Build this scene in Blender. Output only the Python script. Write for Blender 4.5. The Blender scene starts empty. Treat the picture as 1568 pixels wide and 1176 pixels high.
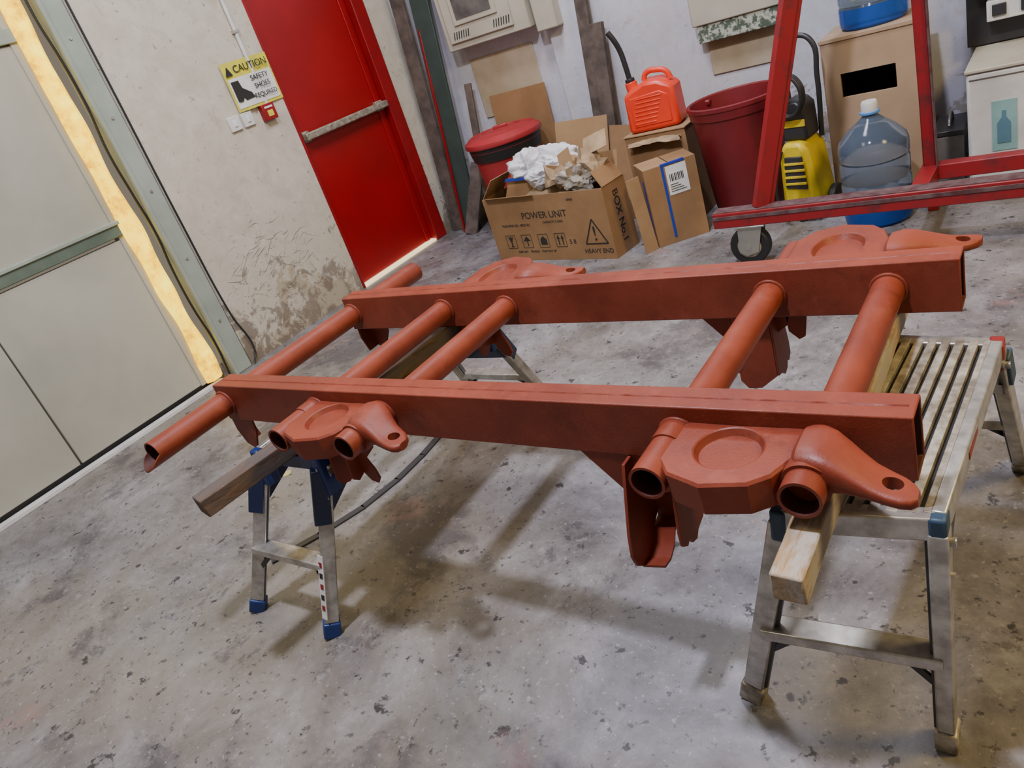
import bpy, bmesh, math, random
from mathutils import Vector, Matrix, Euler, noise
random.seed(7)
S=bpy.context.scene
COL=S.collection

# ---------------------------------------------------------------- materials
def nd(nt,t,**kw):
    n=nt.nodes.new(t)
    for k,v in kw.items(): setattr(n,k,v)
    return n
def base(name):
    m=bpy.data.materials.new(name); m.use_nodes=True
    nt=m.node_tree; b=nt.nodes['Principled BSDF']
    return m,nt,b
def ramp(nt,fac,stops):
    r=nd(nt,'ShaderNodeValToRGB'); e=r.color_ramp.elements
    while len(e)<len(stops): e.new(.5)
    for i,(p,c) in enumerate(stops):
        e[i].position=p; e[i].color=(*c,1) if len(c)==3 else c
    nt.links.new(fac,r.inputs[0]); return r.outputs[0]
def tex(nt,scale,detail=4,rough=.6,kind='noise',vec=None,dist=0.):
    if vec is None:
        tc=nd(nt,'ShaderNodeTexCoord'); vec=tc.outputs['Object']
    if kind=='noise':
        n=nd(nt,'ShaderNodeTexNoise'); n.inputs['Detail'].default_value=detail; n.inputs['Roughness'].default_value=rough
        n.inputs['Distortion'].default_value=dist
    elif kind=='vor':
        n=nd(nt,'ShaderNodeTexVoronoi')
    n.inputs['Scale'].default_value=scale
    nt.links.new(vec,n.inputs['Vector']); 
    return n.outputs['Distance'] if kind=='vor' else n.outputs[0]
def mix(nt,fac,a,b,mode='MIX'):
    m=nd(nt,'ShaderNodeMix',data_type='RGBA',blend_type=mode)
    for s,v in ((0,fac),(6,a),(7,b)):
        if isinstance(v,bpy.types.NodeSocket): nt.links.new(v,m.inputs[s])
        else: m.inputs[s].default_value=v if s==0 else (*v,1)
    return m.outputs[2]
def th(nt,src,lo,hi,a=1.):
    return ramp(nt,src,[(lo,(0,0,0)),(hi,(a,a,a))])
def bump(nt,b,h,strength=.2,dist=.01):
    n=nd(nt,'ShaderNodeBump'); n.inputs['Strength'].default_value=strength; n.inputs['Distance'].default_value=dist
    nt.links.new(h,n.inputs['Height']); nt.links.new(n.outputs[0],b.inputs['Normal'])
def M(name,c,rough=.5,metal=0.,c2=None,scale=8,bmp=0.,lo=.35,hi=.65,spec=.5):
    m,nt,b=base(name)
    b.inputs['Roughness'].default_value=rough; b.inputs['Metallic'].default_value=metal
    b.inputs['Specular IOR Level'].default_value=spec
    if c2 is None: c2=tuple(x*.8 for x in c)
    f=tex(nt,scale)
    nt.links.new(ramp(nt,f,[(lo,c2),(hi,c)]),b.inputs['Base Color'])
    if bmp: bump(nt,b,tex(nt,scale*6),bmp,.003)
    return m
def EM(name,c,s):
    m,nt,b=base(name); b.inputs['Base Color'].default_value=(*c,1)
    b.inputs['Emission Color'].default_value=(*c,1); b.inputs['Emission Strength'].default_value=s
    return m

# red oxide primer: matte, dusty overspray
oxide,nt,b=base('red_oxide_primer')
b.inputs['Specular IOR Level'].default_value=.32
f=tex(nt,5,7,.65); f2=tex(nt,260,3,.6)
c=ramp(nt,f,[(.38,(.165,.029,.014)),(.62,(.232,.044,.021))])
c=mix(nt,th(nt,tex(nt,14,8,.7),.54,.66,.35),c,(.28,.072,.040))
c=mix(nt,th(nt,tex(nt,9,6,.7,dist=.5),.58,.68,.5),c,(.115,.021,.012))
nt.links.new(c,b.inputs['Base Color'])
nt.links.new(ramp(nt,f,[(.35,(.40,.40,.40)),(.65,(.56,.56,.56))]),b.inputs['Roughness'])
bump(nt,b,f2,.30,.0012)
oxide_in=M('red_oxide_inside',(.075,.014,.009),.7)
redpaint=M('red_door_paint',(.29,.002,.006),.38,0,(.24,.002,.005),3)
redframe=M('red_frame_paint',(.26,.004,.008),.4)
redrack=M('red_rack_paint',(.25,.008,.013),.45,0,(.12,.014,.018),14,.1,.3,.5)
scuff=M('scuffed_grey_strip',(.13,.085,.09),.6,0,(.07,.02,.025),20)
redplastic=M('red_bin_plastic',(.36,.026,.033),.45,0,(.28,.018,.023),4)
darkred=M('dark_red_bucket_plastic',(.18,.010,.016),.45,0,(.13,.008,.012),4)
orange=M('red_jerry_plastic',(.80,.045,.014),.38,0,(.68,.035,.012),5)
black=M('black_rubber',(.015,.015,.017),.5)
blackmetal=M('black_painted_metal',(.03,.03,.035),.4)
alu=M('aluminium',(.60,.58,.53),.36,.75,(.34,.32,.29),25)
alud=M('aluminium_dirty',(.50,.46,.38),.5,.5,(.20,.17,.13),34,.1)
bluep=M('blue_plastic',(.010,.035,.17),.4)
tealb=M('blue_grey_cap',(.025,.06,.11),.5)
card=M('cardboard',(.28,.158,.070),.8,0,(.225,.122,.052),6)
cardin=M('cardboard_inner',(.35,.22,.11),.85,0,(.28,.17,.083),5)
kraft=M('kraft_paper',(.42,.30,.18),.8,0,(.24,.16,.09),9)
ink=M('printing_ink',(.02,.018,.016),.7)
white=M('white_paint',(.66,.66,.65),.45)
paper=M('white_label',(.76,.76,.74),.6)
pbl=M('blue_tape',(.012,.04,.38),.4)
greensteel=M('grey_green_steel',(.32,.36,.31),.45,.0,(.25,.29,.245),4)
greendark=M('green_rail',(.12,.16,.12),.5,0,(.08,.11,.085),6)
yellow=M('yellow_plastic',(.72,.55,.015),.4)
signyel=M('sign_yellow',(.70,.64,.035),.5,0,(.50,.47,.08),18)
greybox=M('grey_enamel',(.47,.44,.36),.5,0,(.39,.37,.30),5)
dgrey=M('dark_glass',(.06,.06,.06),.2,0,(.15,.14,.13),6)
plank=M('weathered_plank',(.12,.09,.075),.8,0,(.055,.042,.036),12,.3)
greenpl=M('green_board',(.035,.06,.052),.6)
ply=M('plywood',(.39,.28,.18),.7,0,(.30,.20,.13),3)
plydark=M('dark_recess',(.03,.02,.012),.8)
speck=M('speckled_panel',(.42,.44,.37),.5,0,(.07,.10,.07),45,0,.45,.55)
silver=M('zinc_plate',(.45,.45,.43),.4,.8)

def woodmat(name,c,c2,c3,sc=(60,6,60)):
    m,nt,b=base(name); b.inputs['Roughness'].default_value=.8
    tc=nd(nt,'ShaderNodeTexCoord'); mp=nd(nt,'ShaderNodeMapping'); mp.inputs['Scale'].default_value=sc
    nt.links.new(tc.outputs['Object'],mp.inputs[0])
    f=tex(nt,1.,6,.7,vec=mp.outputs[0],dist=.6)
    cc=ramp(nt,f,[(.35,c2),(.6,c)])
    mp2=nd(nt,'ShaderNodeMapping'); mp2.inputs['Scale'].default_value=(26,7,26); nt.links.new(tc.outputs['Object'],mp2.inputs[0])
    cc=mix(nt,th(nt,tex(nt,1.,7,.75,vec=mp2.outputs[0],dist=.4),.44,.54,.9),cc,c3)
    nt.links.new(cc,b.inputs['Base Color']); bump(nt,b,f,.45,.003)
    return m
pine=woodmat('pine_timber',(.42,.29,.16),(.22,.14,.07),(.37,.34,.31))
oldwood=woodmat('old_timber',(.14,.08,.048),(.035,.023,.016),(.075,.062,.055))

# floor
floorm,nt,b=base('concrete_floor')
f4=tex(nt,3.4,14,.76,dist=.3); f2=tex(nt,12,9,.72)
c=ramp(nt,f4,[(.36,(.085,.078,.080)),(.45,(.142,.133,.138)),(.54,(.200,.190,.198)),(.64,(.285,.275,.290))])
c=mix(nt,th(nt,tex(nt,.9,9,.70,dist=.3),.49,.61,.50),c,(.150,.128,.098))
c=mix(nt,th(nt,tex(nt,.45,3,.5),.46,.62,.35),c,(.25,.22,.155))
c=mix(nt,th(nt,tex(nt,1.5,10,.68,dist=.2),.548,.615,.72),c,(.060,.053,.058))
c=mix(nt,th(nt,tex(nt,6.0,9,.76,dist=.3),.585,.635,.60),c,(.065,.059,.061))
c=mix(nt,th(nt,f2,.60,.66,.45),c,(.33,.32,.33))
c=mix(nt,th(nt,tex(nt,16,7,.66),.615,.65,.95),c,(.030,.026,.027))
c=mix(nt,th(nt,tex(nt,38,6,.66),.60,.64,.75),c,(.045,.04,.04))
c=mix(nt,th(nt,tex(nt,75,4,.6),.62,.66,.5),c,(.36,.35,.34))
c=mix(nt,th(nt,tex(nt,2.7,6,.65,dist=.3),.63,.68,.30),c,(.30,.14,.13))
nt.links.new(c,b.inputs['Base Color'])
nt.links.new(ramp(nt,f4,[(.38,(.34,.34,.34)),(.62,(.56,.56,.56))]),b.inputs['Roughness'])
bump(nt,b,f4,.24,.006)

# plaster walls
def plaster(name,c1,c2,patch,lowdirt,thr=.62,gr=.40):
    m,nt,b=base(name); b.inputs['Roughness'].default_value=.8
    n=tex(nt,1.9,9,.68,dist=.5); n2=tex(nt,8,9,.72,dist=.4)
    c=ramp(nt,n2,[(.38,c2),(.6,c1)])
    tc=nd(nt,'ShaderNodeNewGeometry'); sp=nd(nt,'ShaderNodeSeparateXYZ'); nt.links.new(tc.outputs['Position'],sp.inputs[0])
    mr=nd(nt,'ShaderNodeMapRange'); mr.inputs[1].default_value=0; mr.inputs[2].default_value=.66; mr.inputs[3].default_value=.22; mr.inputs[4].default_value=-.035
    nt.links.new(sp.outputs[2],mr.inputs[0])
    ad=nd(nt,'ShaderNodeMath',operation='ADD'); nt.links.new(n,ad.inputs[0]); nt.links.new(mr.outputs[0],ad.inputs[1])
    c=mix(nt,th(nt,ad.outputs[0],thr,thr+.012),c,patch)
    ad2=nd(nt,'ShaderNodeMath',operation='ADD'); nt.links.new(n2,ad2.inputs[0]); nt.links.new(mr.outputs[0],ad2.inputs[1])
    c=mix(nt,th(nt,ad2.outputs[0],.63,.69,.8),c,lowdirt)
    c=mix(nt,th(nt,tex(nt,1.0,6,.65),.47,.62,.30),c,patch)
    c=mix(nt,th(nt,tex(nt,5,9,.75,dist=.6),.585,.625,gr),c,patch)
    c=mix(nt,th(nt,tex(nt,30,6,.7),.62,.665,.55),c,lowdirt)
    nt.links.new(c,b.inputs['Base Color']); bump(nt,b,ad.outputs[0],.30,.012)
    return m
wallL=plaster('cream_plaster',(.56,.515,.435),(.47,.425,.345),(.38,.325,.235),(.14,.105,.078),.65,.5)
wallB=plaster('white_blue_plaster',(.54,.55,.625),(.47,.47,.52),(.42,.36,.26),(.24,.20,.16),.63)
shut,nt,b=base('door_panel_cream'); b.inputs['Roughness'].default_value=.5
f=tex(nt,1.1,5,.6,dist=.3)
nt.links.new(ramp(nt,f,[(.4,(.33,.325,.27)),(.6,(.41,.40,.335))]),b.inputs['Base Color'])
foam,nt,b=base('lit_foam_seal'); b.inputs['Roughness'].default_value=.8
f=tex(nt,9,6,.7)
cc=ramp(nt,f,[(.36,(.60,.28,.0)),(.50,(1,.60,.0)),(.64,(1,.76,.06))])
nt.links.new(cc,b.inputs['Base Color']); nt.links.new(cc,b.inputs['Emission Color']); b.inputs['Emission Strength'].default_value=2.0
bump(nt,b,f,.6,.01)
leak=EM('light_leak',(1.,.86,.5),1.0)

def clearm(name,c,rough,tr):
    m,nt,b=base(name)
    f=tex(nt,12,3); nt.links.new(ramp(nt,f,[(.3,tuple(x*.9 for x in c)),(.7,c)]),b.inputs['Base Color'])
    b.inputs['Roughness'].default_value=rough; b.inputs['Transmission Weight'].default_value=tr; b.inputs['IOR'].default_value=1.25
    return m
bottlem=clearm('bottle_plastic',(.40,.54,.78),.10,.86)
bottleb=clearm('bottle_blue_base',(.04,.16,.70),.15,.6)
film=clearm('plastic_film',(.78,.78,.84),.25,.15)
film2=clearm('clear_bag',(.50,.45,.38),.2,.35)

# ---------------------------------------------------------------- geometry helpers
def E(name,loc=(0,0,0),rz=0.):
    o=bpy.data.objects.new(name,None); o.location=loc; o.rotation_euler=(0,0,rz); o.empty_display_size=.1
    COL.objects.link(o); return o
def fin(bm,name,mat,par=None,bev=0.,ang=35,smooth=True,seg=2):
    bmesh.ops.recalc_face_normals(bm,faces=bm.faces)
    me=bpy.data.meshes.new(name); bm.to_mesh(me); bm.free()
    o=bpy.data.objects.new(name,me); COL.objects.link(o)
    for mm in (mat if isinstance(mat,(list,tuple)) else [mat]): me.materials.append(mm)
    if smooth:
        for p in me.polygons: p.use_smooth=True
        me.set_sharp_from_angle(angle=math.radians(ang))
    if par: o.parent=par
    if bev:
        md=o.modifiers.new('bev','BEVEL'); md.width=bev; md.segments=seg; md.limit_method='ANGLE'; md.angle_limit=math.radians(40); md.harden_normals=False
    return o
def bx(name,x0,x1,y0,y1,z0,z1,mat,par=None,bev=.002,mtx=None):
    bm=bmesh.new(); bmesh.ops.create_cube(bm,size=1)
    for v in bm.verts: v.co=Vector(((x0+x1)/2+v.co.x*(x1-x0),(y0+y1)/2+v.co.y*(y1-y0),(z0+z1)/2+v.co.z*(z1-z0)))
    if mtx: bm.transform(mtx)
    return fin(bm,name,mat,par,bev)
def frame(p1,p2,up=(0,0,1)):
    p1=Vector(p1);p2=Vector(p2); d=(p2-p1).normalized(); up=Vector(up)
    if abs(d.dot(up))>.98: up=Vector((0,1,0))
    s=d.cross(up).normalized(); u=s.cross(d).normalized()
    return p1,p2,d,s,u
def bar(name,p1,p2,w,h,mat,par=None,bev=.002,up=(0,0,1),hollow=0.):
    p1,p2,d,s,u=frame(p1,p2,up); bm=bmesh.new()
    def ring(p,w,h): return [bm.verts.new(p+s*a*w/2+u*c*h/2) for a,c in ((-1,-1),(1,-1),(1,1),(-1,1))]
    A=ring(p1,w,h);B=ring(p2,w,h)
    for i in range(4): bm.faces.new((A[i],A[(i+1)%4],B[(i+1)%4],B[i]))
    if hollow:
        C=ring(p1,w-2*hollow,h-2*hollow);D=ring(p2,w-2*hollow,h-2*hollow)
        for i in range(4):
            j=(i+1)%4
            f=bm.faces.new((C[j],C[i],D[i],D[j])); f.material_index=1 if isinstance(mat,list) else 0
            bm.faces.new((A[j],A[i],C[i],C[j])); bm.faces.new((B[i],B[j],D[j],D[i]))
    else: bm.faces.new(A[::-1]); bm.faces.new(B)
    return fin(bm,name,mat,par,bev)
def tube(name,p1,p2,r,mat,par=None,ri=0.,n=40,r2=None,bev=0.,cut=None):
    p1,p2,d,s,u=frame(p1,p2); bm=bmesh.new(); r2=r if r2 is None else r2
    def ring(p,r,cutf=False):
        L=[]
        for i in range(n):
            a=2*math.pi*i/n; off=s*math.cos(a)*r+u*math.sin(a)*r
            q=p+off
            if cutf and cut: q=q-d*cut(a)
            L.append(bm.verts.new(q))
        return L
    A=ring(p1,r,True);B=ring(p2,r2)
    for i in range(n): bm.faces.new((A[i],A[(i+1)%n],B[(i+1)%n],B[i]))
    if ri:
        C=ring(p1,ri,True);D=ring(p2,ri*r2/r)
        for i in range(n):
            j=(i+1)%n
            f=bm.faces.new((C[j],C[i],D[i],D[j])); f.material_index=1 if isinstance(mat,(list,tuple)) else 0
            bm.faces.new((A[j],A[i],C[i],C[j])); bm.faces.new((B[i],B[j],D[j],D[i]))
    else: bm.faces.new(A[::-1]); bm.faces.new(B)
    return fin(bm,name,mat,par,bev)
def prism(name,pts,axis,lo,hi,mat,par=None,bev=.0015,mtx=None):
    bm=bmesh.new()
    def P(a,b,c):
        return {0:(c,a,b),1:(a,c,b),2:(a,b,c)}[axis]
    A=[bm.verts.new(P(a,b,lo)) for a,b in pts];B=[bm.verts.new(P(a,b,hi)) for a,b in pts]
    n=len(pts)
    for i in range(n): bm.faces.new((A[i],A[(i+1)%n],B[(i+1)%n],B[i]))
    bm.faces.new(A[::-1]);bm.faces.new(B)
    if mtx: bm.transform(mtx)
    return fin(bm,name,mat,par,bev)
def lathe(name,prof,c,mat,par=None,n=48,ang=40,cap=True):
    bm=bmesh.new(); rings=[]
    for r,z in prof: rings.append([bm.verts.new((c[0]+math.cos(2*math.pi*i/n)*r,c[1]+math.sin(2*math.pi*i/n)*r,c[2]+z)) for i in range(n)])
    for A,B in zip(rings,rings[1:]):
        for i in range(n): bm.faces.new((A[i],A[(i+1)%n],B[(i+1)%n],B[i]))
    if cap: bm.faces.new(rings[0][::-1]); bm.faces.new(rings[-1])
    return fin(bm,name,mat,par,0,ang)
def wire(name,pts,r,mat,par=None,cyc=False,flat=None):
    cu=bpy.data.curves.new(name,'CURVE'); cu.dimensions='3D'; cu.bevel_depth=r; cu.bevel_resolution=4; cu.resolution_u=10
    sp=cu.splines.new('BEZIER'); sp.bezier_points.add(len(pts)-1); sp.use_cyclic_u=cyc
    for bp,p in zip(sp.bezier_points,pts):
        bp.co=p; bp.handle_left_type=bp.handle_right_type='AUTO'
    cu.use_fill_caps=True
    cu.materials.append(mat)
    o=bpy.data.objects.new(name,cu); COL.objects.link(o)
    if par: o.parent=par
    return o
def text(name,s,loc,size,mat,par,rot=(math.pi/2,0,0),ext=.0006,ax='CENTER',sx=1.):
    cu=bpy.data.curves.new(name,'FONT'); cu.body=s; cu.size=size; cu.extrude=ext; cu.align_x=ax; cu.align_y='CENTER'
    cu.materials.append(mat); o=bpy.data.objects.new(name,cu); COL.objects.link(o); o.location=loc; o.rotation_euler=rot; o.scale=(sx,1,1); o.parent=par
    return o
def crumple(name,c,sc,mat,par,seed=0,amp=.35,sub=4,fr=2.6,flat=False,ang=25):
    bm=bmesh.new(); bmesh.ops.create_icosphere(bm,subdivisions=sub,radius=1)
    for v in bm.verts:
        p=v.co*fr+Vector((seed*3.1,seed*1.7,0))
        k=1+amp*(noise.noise(p)-.75*abs(noise.noise(p*1.7+Vector((3,1,0))))+.30*abs(noise.noise(p*3.2)))
        q=v.co*k; v.co=Vector((c[0]+q.x*sc[0],c[1]+q.y*sc[1],c[2]+q.z*sc[2]))
    return fin(bm,name,mat,par,0,ang,not flat)
def crumple_sheet(name,c,sx,sy,hz,mat,par,seed=0,n=26,rz=0.):
    bm=bmesh.new(); G=[]
    for i in range(n):
        row=[]
        for j in range(n):
            u=i/(n-1)*2-1; v=j/(n-1)*2-1
            p=Vector((u*1.3+seed*2.3,v*1.3-seed,seed))
            r=1-abs(noise.noise(p*1.1))*1.6; r2=1-abs(noise.noise(p*2.3))*1.4
            z=hz*(.5*r+.25*r2-.4*(u*u+v*v))
            dx=.12*noise.noise(p*2+Vector((9,0,0))); dy=.12*noise.noise(p*2+Vector((0,9,0)))
            x=(u+dx)*sx; y=(v+dy)*sy
            row.append(bm.verts.new((c[0]+x*math.cos(rz)-y*math.sin(rz),c[1]+x*math.sin(rz)+y*math.cos(rz),c[2]+z)))
        G.append(row)
    for i in range(n-1):
        for j in range(n-1):
            a,b_,c_,d_=G[i][j],G[i+1][j],G[i+1][j+1],G[i][j+1]
            bm.faces.new((a,b_,c_)); bm.faces.new((a,c_,d_))
    return fin(bm,name,mat,par,0,22,True)
def apply_bool(o,cutter):
    md=o.modifiers.new('b','BOOLEAN'); md.object=cutter; md.operation='DIFFERENCE'; md.solver='EXACT'
    dg=bpy.context.evaluated_depsgraph_get(); me=bpy.data.meshes.new_from_object(o.evaluated_get(dg))
    o.modifiers.clear(); o.data=me
    bpy.data.objects.remove(cutter,do_unlink=True)
    for p in me.polygons: p.use_smooth=True
    me.set_sharp_from_angle(angle=math.radians(38))

# ---------------------------------------------------------------- room shell
bx('floor',-3.9,3.0,-3.0,4.3,-.1,0,floorm,None,0)
bx('wall_back',-3.9,3.0,4.1,4.3,0,3.2,wallB,None,0)
bm=bmesh.new()
def addbox(bm,x0,x1,y0,y1,z0,z1):
    r=bmesh.ops.create_cube(bm,size=1)
    for v in r['verts']: v.co=Vector(((x0+x1)/2+v.co.x*(x1-x0),(y0+y1)/2+v.co.y*(y1-y0),(z0+z1)/2+v.co.z*(z1-z0)))
addbox(bm,-3.80,-3.59,2.06,2.99,0,3.2); addbox(bm,-3.80,-3.59,3.87,4.1,0,3.2); addbox(bm,-3.80,-3.59,2.99,3.87,2.1,3.2); addbox(bm,-3.80,-3.59,-3.0,2.06,2.7,3.2)
fin(bm,'wall_left',wallL,None,0)
bm=bmesh.new(); rnd=random.Random(3)
for k in range(120):
    y=rnd.gauss(2.42,.17); z=rnd.gauss(.42,.11); L=rnd.uniform(.02,.12); a=rnd.gauss(.5,.5); w=rnd.uniform(.0005,.0014)
    if y<2.09 or y>2.90 or z<.05: continue
    pr=None
    for i in range(7):
        t=i/6; yy=y+math.cos(a)*L*t; zz=z+math.sin(a)*L*t+.012*math.sin(t*3+k); ww=w*(1-abs(2*t-1)*.8)
        c=(bm.verts.new((-3.5893,min(yy,2.97),zz-ww)),bm.verts.new((-3.5893,min(yy,2.97),zz+ww)))
        if pr: bm.faces.new((pr[0],pr[1],c[1],c[0]))
        pr=c
fin(bm,'wall_scuff_marks',M('scuff_dark',(.13,.10,.085),.8),None,0)

# gate (insulated panel door)
g=E('door_1')
bx('panel_upper',-3.70,-3.655,-2.6,1.80,.93,1.735,shut,g,.004)
bx('panel_lower_a',-3.70,-3.655,1.095,1.80,.035,.85,shut,g,.004)
bx('panel_lower_b',-3.70,-3.655,-2.6,1.088,.035,.85,shut,g,.004)
bx('panel_top',-3.70,-3.655,-2.6,1.80,1.80,2.7,shut,g,.004)
bx('rail_mid',-3.70,-3.64,-2.6,1.84,.865,.925,greendark,g,.004)
bx('rail_mid_lip',-3.68,-3.632,-2.6,1.84,.918,.936,greensteel,g,.003)
bx('rail_top',-3.70,-3.64,-2.6,1.84,1.74,1.80,greensteel,g,.004)
bx('stile',-3.70,-3.65,1.78,1.84,.03,2.7,shut,g,.003)
bx('sill_black_strip',-3.72,-3.66,-2.6,1.86,0,.035,black,g,0)  # black sill running along the foot of the gate
bx('sill_board',-3.64,-3.60,-2.6,1.88,0,.02,white,g,.002)
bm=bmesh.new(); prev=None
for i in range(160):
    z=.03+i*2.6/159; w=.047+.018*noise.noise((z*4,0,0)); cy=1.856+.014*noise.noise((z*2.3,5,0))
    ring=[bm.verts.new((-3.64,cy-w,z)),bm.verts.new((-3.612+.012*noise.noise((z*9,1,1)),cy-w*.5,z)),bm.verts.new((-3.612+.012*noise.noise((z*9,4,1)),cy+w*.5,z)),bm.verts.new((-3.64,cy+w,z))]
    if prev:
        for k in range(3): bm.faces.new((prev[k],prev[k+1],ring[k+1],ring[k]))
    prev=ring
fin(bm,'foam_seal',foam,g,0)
wire('seal_cable',[(-3.60,1.922+.010*math.sin(k*1.9),.02+k*.2) for k in range(14)],.006,black,g)
tr=E('trim_1')
bx('jamb_post',-3.66,-3.575,1.945,2.05,0,2.75,greensteel,tr,.004)
bx('jamb_lip',-3.60,-3.565,1.935,1.955,0,2.75,greensteel,tr,.002)
for k in range(6): tube('rivet_%d'%k,(-3.575,2.0,.3+k*.35),(-3.570,2.0,.3+k*.35),.007,alu,tr,n=12)
bx('jamb_gap',-3.70,-3.595,2.05,2.062,0,2.75,black,tr,0)
wire('wall_cable',[(-3.58,2.065,2.6),(-3.58,2.07,1.5),(-3.58,2.068,.8),(-3.575,2.075,.3),(-3.57,2.10,.06),(-3.56,2.06,.01)],.005,black,tr)

# red door
d=E('door_2')
bx('leaf',-3.68,-3.625,3.02,3.76,.02,2.06,redpaint,d,.003)
bx('leaf_edge_strip',-3.63,-3.615,3.70,3.735,.02,2.06,redpaint,d,.003)
bx('frame_right',-3.70,-3.575,3.765,3.87,0,2.1,redframe,d,.004)
bx('frame_left',-3.70,-3.592,2.992,3.015,0,2.1,redframe,d,.003)
bx('frame_top',-3.70,-3.575,2.992,3.87,2.065,2.1,redframe,d,.003)
bx('panic_bar',-3.60,-3.56,3.02,3.75,.925,.965,alud,d,.006)
bx('bar_bracket_left',-3.625,-3.60,3.03,3.08,.915,.975,alud,d,.003)
bx('bar_bracket_right',-3.625,-3.60,3.68,3.74,.915,.975,alud,d,.003)
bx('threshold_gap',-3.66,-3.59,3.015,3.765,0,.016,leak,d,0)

cd=E('wall_conduit')
tube('pipe',(-3.578,2.86,1.18),(-3.578,2.86,3.0),.010,white,cd)
for z in (1.55,2.1): bx('clip',-3.59,-3.565,2.842,2.878,z,z+.015,alu,cd,.001)
def switch(y,z):
    o=E('wall_switch'); bx('plate',-3.59,-3.578,y-.037,y+.037,z-.037,z+.037,white,o,.003)
    bx('rocker',-3.580,-3.573,y-.010,y+.010,z-.016,z+.016,paper,o,.002)
switch(2.615,1.145); switch(2.705,1.145)
al=E('fire_alarm_call_point')
bx('body',-3.59,-3.555,2.80,2.885,1.10,1.185,redframe,al,.004)
bx('glass',-3.556,-3.552,2.825,2.862,1.118,1.150,signyel,al,.001)
bx('top_tab',-3.556,-3.552,2.815,2.87,1.162,1.172,paper,al,.0005)
RW=(math.pi/2,0,math.pi/2)
sg=E('caution_sign'); 
def ycurve(y): return -3.582+.006*math.sin((y-2.68)*16)
def sheet(name,y0,y1,z0,z1,off,mat):
    bm=bmesh.new(); pr=None
    for i in range(25):
        y=y0+(y1-y0)*i/24; x=ycurve(y)+off
        c=[bm.verts.new((x,y,z0)),bm.verts.new((x,y,z1)),bm.verts.new((x-.002,y,z1)),bm.verts.new((x-.002,y,z0))]
        if pr:
            for k in range(4): bm.faces.new((pr[k],pr[(k+1)%4],c[(k+1)%4],c[k]))
        else: bm.faces.new(c)
        pr=c
    bm.faces.new(pr[::-1]); fin(bm,name,mat,sg,0)
sheet('plate',2.67,2.99,1.185,1.43,.006,signyel)
sheet('white_field',2.682,2.978,1.20,1.35,.0085,paper)
XS=-3.566
prism('warning_triangle',[(2.680,1.365),(2.722,1.365),(2.701,1.408)],0,-3.573,-3.566,ink,sg,0)
text('caution_text','CAUTION',(XS,2.850,1.388),.051,ink,sg,RW)
text('line_1','SAFETY',(XS,2.880,1.325),.037,ink,sg,RW)
text('line_2','SHOES',(XS,2.880,1.283),.037,ink,sg,RW)
text('line_3','REQUIRED',(XS,2.880,1.236),.034,ink,sg,RW)
prism('boot_icon',[(2.69,1.335),(2.735,1.335),(2.742,1.295),(2.79,1.262),(2.80,1.235),(2.74,1.232),(2.732,1.25),(2.715,1.232),(2.69,1.235)],0,-3.572,-3.564,ink,sg,0)

# ---------------------------------------------------------------- vehicle chassis frame
ch=E('steel_chassis_frame')
XL,XR=-1.79,-.167; YN0,YN1=.895,.955; YF0,YF1=1.392,1.452; ZT=.64; ZB=.536; ZC=.588
for nm,y0,y1 in (('near_rail',YN0,YN1),('far_rail',YF0,YF1)):
    bar(nm,(XL,(y0+y1)/2,ZC),(XR,(y0+y1)/2,ZC),y1-y0,ZT-ZB,[oxide,oxide_in],ch,.003,hollow=.005)
    ym=(y0+y1)/2
    for off in (-.002,):
        bm=bmesh.new(); pr=None
        for i in range(241):
            x=XL+.01+(XR-XL-.02)*i/240; w=.0030+.0016*noise.noise((x*40,off*100,y0)); z=.0018+.0012*noise.noise((x*60,3,y0))
            yy=ym+off+.001*noise.noise((x*25,off*50,1))
            c=[bm.verts.new((x,yy-w,ZT-.001)),bm.verts.new((x,yy,ZT+max(z,.0006))),bm.verts.new((x,yy+w,ZT-.001))]
            if pr:
                for k in range(2): bm.faces.new((pr[k],pr[k+1],c[k+1],c[k]))
            pr=c
        fin(bm,nm+'_weld',oxide,ch,0)
def weldring(x,y,r,z=ZC):
    pts=[(x+math.cos(a)*r,y,z+math.sin(a)*r) for a in [2*math.pi*i/16 for i in range(16)]]
    wire('weld_ring',pts,.004,oxide,ch,True)
def fm(a): return .035*max(0,-math.sin(a))**.7
tube('cross_tube_1',(-1.765,.67,ZC),(-1.765,1.70,ZC),.031,[oxide,oxide_in],ch,.027,cut=fm)
for i,x in enumerate((-1.392,-1.176,-.503,-.284)):
    tube('cross_tube_%d'%(i+2),(x,.768,ZC),(x,1.60,ZC),.029,[oxide,oxide_in],ch,.0245)
for x in (-1.765,-1.392,-1.176,-.503,-.284):
    r=.032 if x<-1.7 else .030
    weldring(x,YN1+.001,r); weldring(x,YF0-.001,r); weldring(x,YN0-.001,r); weldring(x,YF1+.001,r)
YM=(YN0+YF1)/2
def mir(y,m): return 2*YM-y if m else y
def mirp(y,m): return 1.452+(.895-y)*1.38 if m else y
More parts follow.
